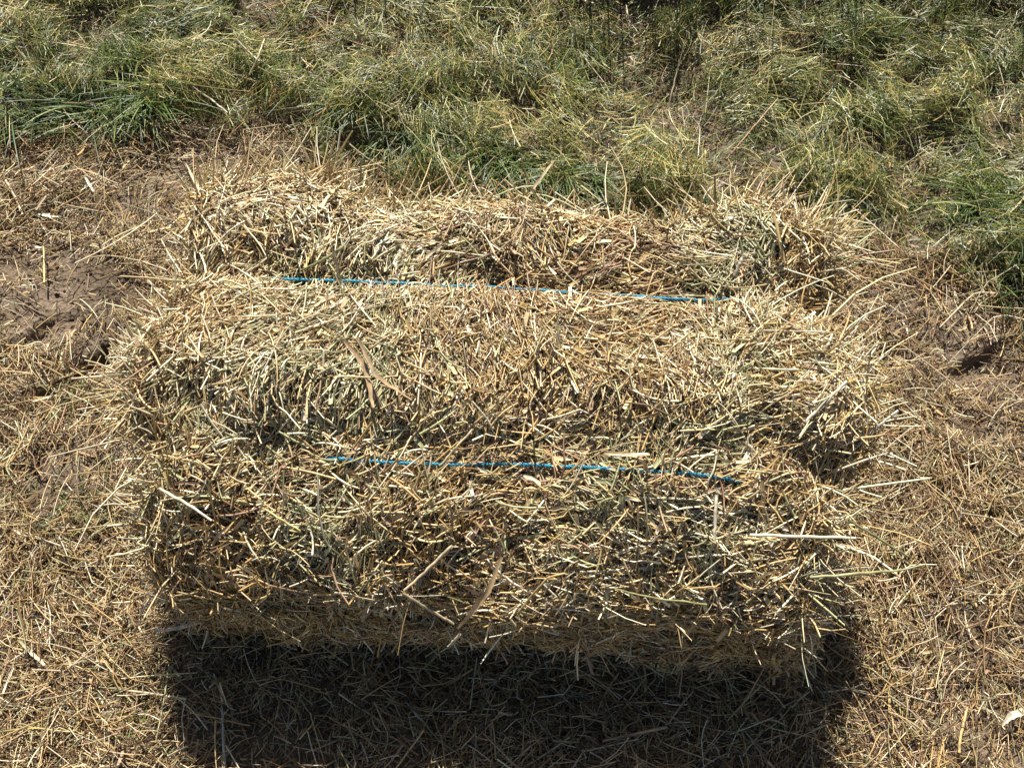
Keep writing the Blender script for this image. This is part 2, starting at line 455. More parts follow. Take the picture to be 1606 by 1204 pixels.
def build_grass():
    parts = []
    # standing stubble and short blades
    x, y, big = scatter(120000, 60000)
    g = grass_mask(x, y)
    keep = rng.random(len(x)) < np.clip(g * (0.35 + 0.65 * sm(-.35, .2, fbm(x * 15, y * 15, 0, 6, 2))), 0, 1)
    keep &= ~under_bale(x, y)
    x, y, big = x[keep], y[keep], big[keep]; n = len(x)
    h = hayness(x, y)
    clump = fbm(x * 9, y * 9, 0, 52, 2)
    L = np.exp(rng.normal(math.log(.024), .38, n)) * (1 + 0.5 * clump) * np.where(big, 1.5, 1)
    W = rng.uniform(.0008, .0018, n) * np.where(big, 1.9, 1)
    face = math.pi * 1.6 * fbm(x * 8, y * 8, 0, 53, 2) + rng.normal(0, .7, n)
    w = np.stack([1.6 + 2 * clump.clip(0), 2.0 + 0 * h, 3.2 + 0 * h, 0.5 + 4.5 * h, 2.4 + 0 * h, 1.3 + 2 * h], -1)
    parts.append(grass_blades(x, y, big, L, W, np.abs(rng.normal(1.0, .38, n)), np.abs(rng.normal(.45, .3, n)), pick(GREEN, w, n), 3, face, 'ribbon'))
    # mown cuttings lying on top in all directions
    def cut(nv, no, Lm, W0, W1, off, tilt, w0, w1, K, shape, minh=0.0, kinky=.2):
        x, y, big = scatter(nv, no)
        g = grass_mask(x, y); hh = hayness(x, y)
        k = rng.random(len(x)) < np.clip(g * (0.12 + 0.88 * sm(-.25, .25, fbm(x * 15, y * 15, 0, 6, 2))) * (minh + (1 - minh) * 1.0 if not minh else np.clip(hh * 1.3, 0, 1)), 0, 1)
        k &= ~under_bale(x, y)
        x, y, big, hh = x[k], y[k], big[k], hh[k]; n = len(x)
        N = ground_normal(x, y, .015)
        th = rng.random(n) * 2 * math.pi
        fld = math.pi * 1.3 * fbm(x * 5, y * 5, 0, 62, 2) + 2.6
        th = np.where(rng.random(n) < .5, fld + rng.normal(0, .35, n), th)
        T = np.stack([np.cos(th), np.sin(th), 0 * th], -1)
        T = unit(T - N * (T * N).sum(-1, keepdims=True)); T = unit(T + N * rng.normal(0, tilt, (n, 1)))
        L = np.exp(rng.normal(math.log(Lm), .42, n)) * np.where(big, 1.5, 1)
        W = rng.uniform(W0, W1, n) * np.where(big, 1.9, 1)
        P = np.stack([x, y, ground_h(x, y) + .008 + rng.random(n) * off * (1 + .8 * hh)], -1)
        w = np.array(w0)[None] + np.array(w1)[None] * hh[:, None]
        bd = rng.normal(0, .35, (n, 2))
        kk = np.stack([np.where(rng.random(n) < kinky, rng.normal(0, .9, n), 0), rng.uniform(-.2, .3, n)], -1)
        parts.append(strands(P, T, N, L, W, pick(GREEN + STRAW[:3], w, n), K, shape, bd, kink=kk, streak=.2))
    cut(110000, 40000, .020, .0006, .0013, .022, .35, [3.4, 4.0, 4.5, 1.0, 2.2, 1.4, .15, .2, .2], [0, 0, 0, 6, 0, 3, 3, 3, 1], 2, 'ribbon')
    cut(42000, 16000, .036, .0007, .0014, .028, .22, [2.6, 3.6, 4.5, 1.7, 1.2, 1.5, .4, .4, .4], [0, 0, 0, 5, 0, 2, 4, 3, 2], 4, 'ribbon')
    cut(13000, 4000, .055, .0008, .0014, .034, .15, [1.5, 3, 3.5, 3, .4, 1.5, .9, .6, .9], [0, 0, 0, 3, 0, 1, 3, 2, 2], 5, 'tube')
    cut(7000, 1500, .075, .0008, .0014, .036, .12, [0, 0, .5, 4, 0, 1.5, 4, 3, 1], [0, 0, 0, 3, 0, 1, 3, 2, 1], 6, 'tube', minh=1.0)
    V, F, C = merge(parts)
    C = np.clip(C * np.array([0.98, 1.03, 0.70]), 0, .8)
    return tag(make_obj('grass', V, F, M_GRASS, col=C), kind='stuff')
build_grass()

# ------------------------------------------------------------------ the bale
STRING_Y = None
def bale_strings():
    # local y of the two strings, from where they lie in the photograph
    ys = []
    for px, py in [(803, 728), (803, 462)]:
        x, y = at(px, py, BALE_H - 0.015)
        ys.append(float(to_bale(np.array(x), np.array(y))[1]))
    return ys
STRING_Y = bale_strings()
PITS = []      # hollows (and, negative, swellings) of the top
for px, py, rx, ry, dep in [(405, 680, .045, .026, .014), (480, 428, .022, .014, .022), (960, 862, .05, .020, .016), (1350, 735, .03, .03, .035), (220, 690, .03, .03, .035),
                            (290, 610, .05, .030, .010), (1130, 690, .05, .02, .012), (640, 690, .05, .02, .012), (330, 890, .03, .02, .006), (1240, 900, .03, .02, .010),
                            (820, 630, .03, .02, .007), (1330, 480, .03, .03, .022), (360, 360, .07, .04, -.008), (1250, 390, .045, .035, -.024), (760, 380, .05, .03, -.010),
                            (1000, 790, .05, .03, -.012), (420, 780, .05, .03, -.014), (340, 500, .05, .03, -.012), (1050, 560, .05, .035, -.008), (700, 330, .07, .02, .012)]:
    a_, b_ = at(px, py, BALE_H)
    u_, v_ = to_bale(float(a_), float(b_))
    PITS.append((u_, v_, rx, ry, dep))
def bale_surf(p):
    """p on a box of half sizes -> displaced surface point and normal, bale-local, z up from its centre"""
    half = np.array([BALE_L / 2, BALE_D / 2, BALE_H / 2])
    fr_ = 1 - sm(-.22, -.02, p[:, 1]); up_ = sm(-.01, .01, p[:, 2])
    r = np.stack([.045 + .015 * up_, .045 + up_ * .030, .045 + up_ * .025], -1)
    inner = half[None] - r
    q = np.clip(p, -inner, inner)
    n = unit((p - q) / r)
    s = q + n * r
    fade = 1 - sm(-.24, .12, p[:, 1])
    s[:, 1] += .148 * fade * np.clip((s[:, 2] - .040) / .127, 0, 1) ** 1.15      # shoulder of the near side slopes down to a full belly
    s[:, 1] += .012 * fade * sm(.0, -.16, s[:, 2])
    x, y, z = s[:, 0], s[:, 1], s[:, 2]
    d = 0.020 * fbm(x * 6, y * 6, z * 6, 71, 2) * (1 - .6 * fr_) + 0.010 * fbm(x * 18, y * 18, z * 18, 72, 2)
    d = d - .011 * sm(.80, 1.0, 1 - np.abs(noise(x * 7.5, y * 9, z * 7, 77))) * (.4 + .6 * sm(0, .4, noise(x * 4, y * 4, z * 4, 78)))
    d = d + 0.012 * fbm(x * 11, y * 11, z * 11, 75, 1)
    d = d + .0065 * noise(x * 34, y * 34, z * 34, 80)
    for (cx, cy, rx, ry, dep) in PITS:
        d = d - dep * np.exp(-((x - cx) / rx) ** 2 - ((y - cy) / ry) ** 2) * np.clip(n[:, 2] + .3, 0, 1)
    notside = 1 - np.abs(n[:, 1]) ** 2
    for k, ys in enumerate(STRING_Y):
        t = y - ys
        # a pulled-in groove, steeper on its far side, and swollen straw between
        g = np.exp(-(t / np.where(t > 0, 0.034, 0.017)) ** 2)
        d = d - notside * g * (0.026 if k else 0.022) * (0.9 + 0.4 * noise(x * 9, y * 0 + k * 7, 0, 73))
    mid = np.exp(-((y - 0.5 * sum(STRING_Y)) / 0.085) ** 2)
    endw = np.abs(n[:, 0]) ** 1.5
    d = d + endw * ((0.030 + .016 * (x > 0)) * mid + 0.012 * fbm(y * 12, z * 12, x, 74, 2))
    d = d - endw * .014 * (1 - sm(-.16, -.06, y)) * (x < 0) + endw * .036 * (1 - sm(-.16, -.06, y)) * (x > 0) * sm(.05, -.08, z)
    d = d + 0.008 * mid * np.clip(n[:, 2], 0, 1)
    d = d + np.clip(n[:, 1] + .2, 0, 1) * (.026 * np.exp(-((x + .28) / .12) ** 2) + .022 * np.exp(-((x - .30) / .08) ** 2))
    # front face: lower half tucked in, upper part slopes
    fr = np.clip(-n[:, 1], 0, 1)
    d = d + fr * (0.006 + .011 * fbm(x * 24, y * 10, z * 30, 79, 2))
    s = s + n * d[:, None]
    return s, n
def on_box(n, wts=(1, 1, 1, 1, 1)):
    """random points on the faces: top, front, back, left, right"""
    a = np.array([BALE_L * BALE_D, BALE_L * BALE_H, BALE_L * BALE_H, BALE_D * BALE_H, BALE_D * BALE_H]) * np.array(wts)
    f = rng.choice(5, n, p=a / a.sum())
    u, v = rng.uniform(-.5, .5, n), rng.uniform(-.5, .5, n)
    hx, hy, hz = BALE_L / 2, BALE_D / 2, BALE_H / 2
    P = np.zeros((n, 3))
    for k in range(5):
        m = f == k
        if k == 0: P[m] = np.stack([u[m] * BALE_L, v[m] * BALE_D, np.full(m.sum(), hz)], -1)
        if k == 1: P[m] = np.stack([u[m] * BALE_L, np.full(m.sum(), -hy), v[m] * BALE_H], -1)
        if k == 2: P[m] = np.stack([u[m] * BALE_L, np.full(m.sum(), hy), v[m] * BALE_H], -1)
        if k == 3: P[m] = np.stack([np.full(m.sum(), -hx), u[m] * BALE_D, v[m] * BALE_H], -1)
        if k == 4: P[m] = np.stack([np.full(m.sum(), hx), u[m] * BALE_D, v[m] * BALE_H], -1)
    return P, f
def bale_normal(p, n):
    """normal of the displaced surface by finite differences"""
    a = unit(np.cross(n, np.array([0.37, 0.21, 0.9]))); b = np.cross(n, a)
    e = 0.006
    s0, _ = bale_surf(p); s1, _ = bale_surf(p + a * e); s2, _ = bale_surf(p + b * e)
    m = unit(np.cross(s1 - s0, s2 - s0))
    m = m * np.sign((m * n).sum(-1, keepdims=True))
    return unit(m * 0.7 + n * 0.3)

def build_bale():
    root = empty('hay_bale', (BC[0], BC[1], 0.0), BALE_RZ)
    tag(root, 'small rectangular bale of pale straw tied with two blue strings on the ground', 'hay bale')
    zc = BALE_H / 2 + 0.004
    # packed core
    ng = 46
    g = np.linspace(-.5, .5, ng)
    Vs, Fs, off = [], [], 0
    A, B = np.meshgrid(g, g)
    for ax in range(3):
        for sg in (-1, 1):
            p = np.zeros((ng * ng, 3))
            o = [i for i in range(3) if i != ax]
            dim = [BALE_L, BALE_D, BALE_H]
            p[:, o[0]] = A.ravel() * dim[o[0]]; p[:, o[1]] = B.ravel() * dim[o[1]]; p[:, ax] = sg * dim[ax] / 2
            s, n = bale_surf(p)
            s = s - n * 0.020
            i = np.arange(ng * ng).reshape(ng, ng)
            F = np.stack([i[:-1, :-1], i[:-1, 1:], i[1:, 1:], i[1:, :-1]], -1).reshape(-1, 4)
            if (sg > 0) == (ax == 1): F = F[:, ::-1]
            Vs.append(s); Fs.append(F + off); off += len(s)
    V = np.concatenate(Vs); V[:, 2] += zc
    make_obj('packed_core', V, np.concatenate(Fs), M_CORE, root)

    parts = []
    def lay(n, Lm, Ls, W0, W1, o0, o1, tilt, w, shape, K, kinky=0.0, clear=0.0, jit=.38, flat=1.0, comb=.82, wts=(1.35, 1.1, .5, .7, .7)):
        p, f = on_box(n, wts)
        s, n0 = bale_surf(p)
        N = bale_normal(p, n0)
        # local combing direction
        a = fbm(s[:, 0] * 4.5, s[:, 1] * 5.5, s[:, 2] * 5, 81, 3) * 3.4
        th = np.where(rng.random(n) < comb, a + rng.normal(0, jit, n), rng.random(n) * 2 * math.pi)
        e1 = np.where(np.abs(n0[:, 1:2]) > .72, np.array([[0.75, 0, 0.66]]), np.array([[0.15, 1, 0]]))     # flat layers on the front, end-on elsewhere
        e1 = np.where(np.abs(n0[:, 0:1]) > .72, np.array([[0, .45, .9]]), e1)
        e1 = unit(e1 - N * (e1 * N).sum(-1, keepdims=True)); e2 = np.cross(N, e1)
        T = e1 * np.cos(th)[:, None] + e2 * np.sin(th)[:, None]
        edge = np.clip(np.abs(n0).max(1) * -1 + 1, 0, .4) * 1.2
        T = unit(T + N * (rng.normal(0, tilt, n) + edge * rng.normal(0, .32, n))[:, None])
        L = np.exp(rng.normal(math.log(Lm), Ls, n))
        W = rng.uniform(W0, W1, n)
        off = rng.uniform(o0, o1, n)
        P = s + N * off[:, None]
        dy = np.minimum(np.abs(P[:, 1] - STRING_Y[0]), np.abs(P[:, 1] - STRING_Y[1]))
        top = n0[:, 2] > .8
        reach = np.abs(T[:, 1]) * L * .5
        nearend = np.abs(P[:, 0] - np.where(P[:, 1] < 0, .06, .01)) > BALE_L * .345
        crossing = top & (dy < reach + .002) & (off > -.006) & ~nearend & (rng.random(n) < .84)
        k = ~crossing
        k &= (P[:, 2] > -BALE_H / 2 + .002)
        patch = fbm(s[:, 0] * 9, s[:, 1] * 9, s[:, 2] * 9, 82, 2)
        ww = np.repeat(np.array(w, float)[None], n, 0)
        ww[:, 3] *= np.exp(3.2 * patch); ww[:, 1] *= np.exp(-2.2 * patch)
        p2 = fbm(s[:, 0] * 7, s[:, 1] * 7, s[:, 2] * 7, 83, 2)
        p2 = p2 - 1.1 * np.exp(-((s[:, 0] + .28) / .09) ** 2 - ((s[:, 1] - .2) / .08) ** 2)
        ww[:, 4] *= np.exp(2 * p2); ww[:, 5] *= np.exp(2 * p2); ww[:, 2] *= np.exp(-1.5 * p2)
        fr = np.clip(-n0[:, 1], 0, 1) * sm(.1, -.12, s[:, 2])  # warmer, lighter straw low on the front: bounced light put into the colour
        ww[:, 4] *= 1 + .6 * fr; ww[:, 5] *= 1 + 1.6 * fr; ww[:, 1] *= 1 + 1.5 * fr; ww[:, 3] *= 1 - .6 * fr; ww[:, 6] *= 1 - .7 * fr
        C = pick(STRAW, ww, n)
        bd = rng.normal(0, .36, (n, 2))
        kk = np.stack([np.where(rng.random(n) < kinky, rng.normal(0, .8, n), 0), rng.uniform(-.2, .3, n)], -1)
        P[:, 2] += zc
        P[:, 2] = np.maximum(P[:, 2], np.abs(T[:, 2]) * L * .5 + .002)
        parts.append(strands(P[k], T[k], N[k], L[k], W[k], C[k], K, shape, bd[k], kink=kk[k], flat=flat, streak=.22))
    base = [5.5, 4.0, 4.0, 2.4, 2.6, 1.7, 1.7]
    lay(52000, .012, .4, .0009, .0019, -.022, -.004, .45, [1.8, 3, .7, 1.2, 4, 2.4, 4], 'ribbon', 2)                       # chaff in the gaps, coloured darker to deepen their shade
    lay(64000, .022, .42, .0012, .0025, -.020, .004, .30, base, 'tube', 2, kinky=.15, flat=.7)
    lay(30000, .031, .40, .0016, .0033, -.010, .006, .26, base, 'tube', 3, kinky=.2, flat=.6)
    lay(26000, .026, .45, .0006, .0012, -.004, .008, .34, [5, 5, 3, 3, 2, 1.5, .8], 'tube', 3, kinky=.3)
    lay(5200, .052, .34, .0017, .0032, -.004, .009, .17, [6, 4, 5, 2.4, .6, .5, .1], 'tube', 5, kinky=.3, jit=.8, comb=.5, flat=.7)
    lay(4200, .028, .38, .0030, .0054, -.008, .006, .24, [5, 5, 2, 2, 1.5, 1.6, .3], 'blade', 4, kinky=.4)
    lay(700, .080, .28, .0015, .0027, .002, .010, .10, [6, 4, 5, 3, .4, .3, 0], 'tube', 7, kinky=.5, jit=1, comb=.3, wts=(1.2, 1.2, .3, .6, .6))
    lay(7000, .034, .45, .0014, .0032, -.004, .012, .42, [4, 5, 2.5, 1.2, 2, 2.4, .6], 'tube', 4, kinky=.35, jit=1, comb=.3, flat=.7, wts=(.02, 1, .1, .25, .25))
    lay(1500, .026, .4, .0028, .0050, -.002, .010, .40, [4, 5, 2, 1, 2, 2.4, .4], 'blade', 4, kinky=.4, comb=.3, wts=(.02, 1, .1, .25, .25))
    # tufts that stick out at corners and along the far edge: sprays sharing a root
    sprays = []
    for (lx, ly, lz, dx, dy, dz, cnt, Ln) in [
        (-.35, .20, .10, -.45, .45, .7, 110, .055), (-.27, .20, .13, .35, .6, .6, 110, .05), (-.31, .23, .08, -.1, .8, .4, 110, .05), (-.20, .22, .12, .1, .7, .7, 120, .05), (-.38, .12, .10, -.8, .3, .5, 120, .06),
        (-.40, .02, .13, -.9, -.05, .45, 80, .05), (-.40, -.12, .12, -.85, -.3, .4, 140, .06), (-.40, -.18, .0, -.8, -.4, .1, 120, .055), (-.40, .0, -.08, -.9, 0, .1, 120, .05), (.40, -.16, -.04, .8, -.3, .0, 110, .05), (.39, .02, .13, .9, .1, .4, 120, .055),
        (-.10, -.22, -.10, .1, -.9, -.1, 70, .026), (.18, -.22, -.08, -.2, -.9, -.1, 70, .026), (-.33, -.22, -.10, -.5, -.8, .0, 70, .03), (.33, -.22, -.10, .6, -.8, .0, 70, .03),
        (.36, .18, .12, .9, .3, .3, 170, .07), (.37, .14, .04, .9, .1, .1, 110, .06), (.27, .21, .12, .15, .5, .6, 120, .050), (.34, .20, .11, .75, .35, .6, 150, .070), (.38, .17, .10, .9, -.05, .45, 90, .075),
        (.18, .22, .12, -.3, .6, .7, 70, .055), (-.08, .22, .12, .2, .7, .6, 80, .05), (.05, .22, .12, -.3, .7, .6, 60, .05),
        (-.41, -.02, .10, -.8, .1, .55, 70, .045), (-.41, .07, .10, -.8, .2, .6, 60, .045), (-.42, -.08, .03, -.9, -.1, .2, 60, .045),
        (.40, -.02, .10, .85, .25, .4, 80, .055), (.41, -.10, .08, .8, -.2, .4, 110, .055), (-.37, -.19, .09, -.6, -.4, .6, 120, .06),
        (.37, -.19, .07, .7, -.4, .4, 130, .06), (.30, -.23, .02, .7, -.6, .1, 90, .04), (-.20, -.23, .03, .7, -.5, .0, 70, .04),
        (.05, -.23, .05, -.7, -.5, .1, 60, .04), (-.30, -.22, .0, -.7, -.5, .1, 90, .04)]:
        d = unit(np.array([dx, dy, dz]))
        T = unit(d[None] + rng.normal(0, .46, (cnt, 3)))
        P0 = np.array([lx, ly, lz])[None] + rng.normal(0, 1, (cnt, 3)) * np.array([.040, .028, .022])
        # root just inside the real surface
        pb = P0.copy(); half = np.array([BALE_L / 2, BALE_D / 2, BALE_H / 2])
        sc = (np.abs(pb) / half).max(1, keepdims=True); pb = pb / sc
        s, n0 = bale_surf(pb)
        T = unit(T - n0 * .55 * np.maximum((T * n0).sum(-1, keepdims=True), 0))
        L = np.exp(rng.normal(math.log(Ln), .35, cnt))
        P = s - n0 * rng.uniform(-.002, .010, (cnt, 1)) + T * (L[:, None] * .38); P[:, 2] += zc
        C = pick(STRAW, [6, 3, 6, 2.5, 1.2, .8, .4], cnt)
        sprays.append(strands(P, T, n0, L, rng.uniform(.0015, .0038, cnt), C, 4, 'tube', rng.normal(0, .25, (cnt, 2)), flat=.6, taper=[1, .95, .7], streak=.2))
    V, F, C = merge(parts)
    make_obj('straw_packing', V, F, M_STRAW, root, C)
    V, F, C = merge(sprays)
    make_obj('frayed_straw_ends', V, F, M_STRAW, root, C)

    # two strings, each a closed loop round the length of the bale, of two twisted plies
    for k, ys in enumerate(STRING_Y):
        hx, hz = BALE_L / 2, BALE_H / 2
        nn = 420
        t = np.linspace(-.47, .47, nn)
        pt = np.stack([t * BALE_L, np.full(nn, ys), np.full(nn, hz)], -1)
        st, _ = bale_surf(pt)
        for _ in range(12):
            pt[:, 1] -= .7 * (st[:, 1] - ys); st, _ = bale_surf(pt)
        sm_z = np.convolve(np.pad(st[:, 2], 90, 'edge'), np.ones(181) / 181, 'valid')
        cover = sm(.36, .42, np.abs(t - .015)) if k == 1 else sm(.27, .34, np.abs(t - .068))
        loc = np.convolve(np.pad(st[:, 2], 12, 'edge'), np.ones(25) / 25, 'valid')
        ztop = np.maximum(sm_z, .75 * loc + .25 * sm_z) + (.0108 if k == 1 else .0085) - .021 * cover + .0025 * noise(t * 14, t * 0 + k * 3, 0, 91)
        top = np.stack([pt[:, 0], ys + .0035 * noise(t * 6, t * 0, 0, 92 + k) + .0009 * noise(t * 60, t * 0, 0, 95), ztop], -1)
        xe = hx - .055
        down = np.array([[xe, ys, z] for z in np.linspace(hz - .05, -hz + .05, 40)])
        bot = np.array([[x, ys, -hz + .012] for x in np.linspace(xe - .03, -xe + .03, 120)])
        up = np.array([[-xe, ys, z] for z in np.linspace(-hz + .05, hz - .05, 40)])
        path = np.concatenate([top, down, bot, up, top[:1]]); path[:, 2] += zc
        seg = np.linalg.norm(np.diff(path, axis=0), axis=1); cum = np.concatenate([[0], np.cumsum(seg)])
        m = int(cum[-1] / .0012)
        u = np.linspace(0, cum[-1], m, endpoint=False)
        c = np.stack([np.interp(u, cum, path[:, i]) for i in range(3)], -1)
        Tn = unit(np.roll(c, -1, 0) - np.roll(c, 1, 0))
        Bn = np.repeat(np.array([[0, 1., 0]]), m, 0); Nn = np.cross(Tn, Bn)
        VV, FF, offv = [], [], 0
        for ply in (0, 1, 2):
            ph = u / .0135 * 2 * math.pi + ply * 2.094
            cc = c + .00095 * (Bn * np.cos(ph)[:, None] + Nn * np.sin(ph)[:, None])
            a = np.arange(6) / 6 * 2 * math.pi
            rad = .00108
            V_ = cc[:, None] + rad * (Bn[:, None] * np.cos(a)[None, :, None] + Nn[:, None] * np.sin(a)[None, :, None])
            i0 = np.arange(m)[:, None] * 6 + np.arange(6)[None]
            i1 = (np.arange(m)[:, None] + 1) % m * 6 + np.arange(6)[None]
            FF.append(np.stack([i0, np.roll(i0, -1, 1), np.roll(i1, -1, 1), i1], -1).reshape(-1, 4) + offv)
            VV.append(V_.reshape(-1, 3)); offv += m * 6
        make_obj('twine', np.concatenate(VV), np.concatenate(FF), M_TWINE, root)
    return root
build_bale()

# ------------------------------------------------------------------ stalks and blades that can be told apart
def path_mesh(pts, width, thick, taper, nseg=14, flat_blade=False):
    """a hollow stem or a creased leaf through points (n,3)"""
    pts = np.array(pts, float)
    cum = np.concatenate([[0], np.cumsum(np.linalg.norm(np.diff(pts, axis=0), axis=1))])
    u = np.linspace(0, cum[-1], nseg + 1)
    c = np.stack([np.interp(u, cum, pts[:, i]) for i in range(3)], -1)
    for _ in range(1 if len(pts) > 2 else 0):
        c[1:-1] = .25 * c[:-2] + .5 * c[1:-1] + .25 * c[2:]
    c += rng.normal(0, .0003, c.shape)
    c[:, 2] += .0012 * np.sin(np.linspace(0, 5, nseg + 1) + pts[0, 0] * 90)
    T = unit(np.gradient(c, axis=0)); B = unit(np.cross(T, np.array([[0, 0, 1.0]]))); N = np.cross(B, T)
    tp = np.interp(np.linspace(0, 1, nseg + 1), np.linspace(0, 1, len(taper)), taper) * (1 + .16 * (rng.random(nseg + 1) - .5))
    tp[::6] *= 1.12
    if flat_blade:
        cu, cw = np.array([-1, -.4, 0, .4, 1]), np.array([.22, .02, -.1, .02, .22]); closed = False
    else:
        a = np.arange(8) / 8 * 2 * math.pi; cu, cw = np.cos(a), np.sin(a) * thick; closed = True
    m = len(cu); hw = .5 * width * tp
    if not closed: tw = np.linspace(-.5, .6, nseg + 1)[:, None]; B, N = B * np.cos(tw) + N * np.sin(tw), N * np.cos(tw) - B * np.sin(tw)
    V = c[:, None] + hw[:, None, None] * (B[:, None] * cu[None, :, None] + N[:, None] * cw[None, :, None])
    q = []
    for k in range(nseg):
        for j in range(m if closed else m - 1):
            q.append([k * m + j, k * m + (j + 1) % m, (k + 1) * m + (j + 1) % m, (k + 1) * m + j])
    g = 1 + .40 * (rng.random((nseg + 1, 1)) - .5) + .30 * (rng.random((1, m)) - .5)
    g = g * np.linspace(rng.uniform(.6, 1), rng.uniform(.85, 1.1), nseg + 1)[:, None]
    g[::6] *= .62
    return V.reshape(-1, 3), np.array(q), g.reshape(-1, 1)
COLS = {'pale': (.60, .48, .28), 'white': (.62, .54, .38), 'gold': (.60, .42, .17), 'tan': (.50, .34, .18), 'green': (.30, .29, .12), 'yellow': (.52, .41, .13), 'brown': (.30, .20, .10), 'grey': (.50, .49, .38)}
def stalk(name, label, cat, pix, col, w, blade=False, taper=(1, 1, .85), group=None):
    """pix: list of (px, py, z); z None = just above the ground"""
    pts = []
    for px, py, z in pix:
        if z is None or z < 0:
            lift = .022 if z is None else -z
            x, y = at(px, py, .02)
            for _ in range(3):
                zz = float(ground_h(np.array([float(x)]), np.array([float(y)]))[0]) + lift; x, y = at(px, py, zz)
            pts.append((float(x), float(y), zz))
        else:
            x, y = at(px, py, z); pts.append((float(x), float(y), z))
    V, F, g = path_mesh(pts, w * .85, .9, taper, flat_blade=blade)
    V0 = V.mean(0)
    o = make_obj(name, V - V0, F, M_STRAW, None, np.clip(np.array(COLS[col])[None] * g, 0, .9))
    o.location = V0
    return tag(o, label, cat, group)
H = BALE_H + .016
GB, GG = 'single straws lying on the bale', 'single straws lying on the ground'
ST, LF = 'straw_stalk', 'dry_leaf_blade'
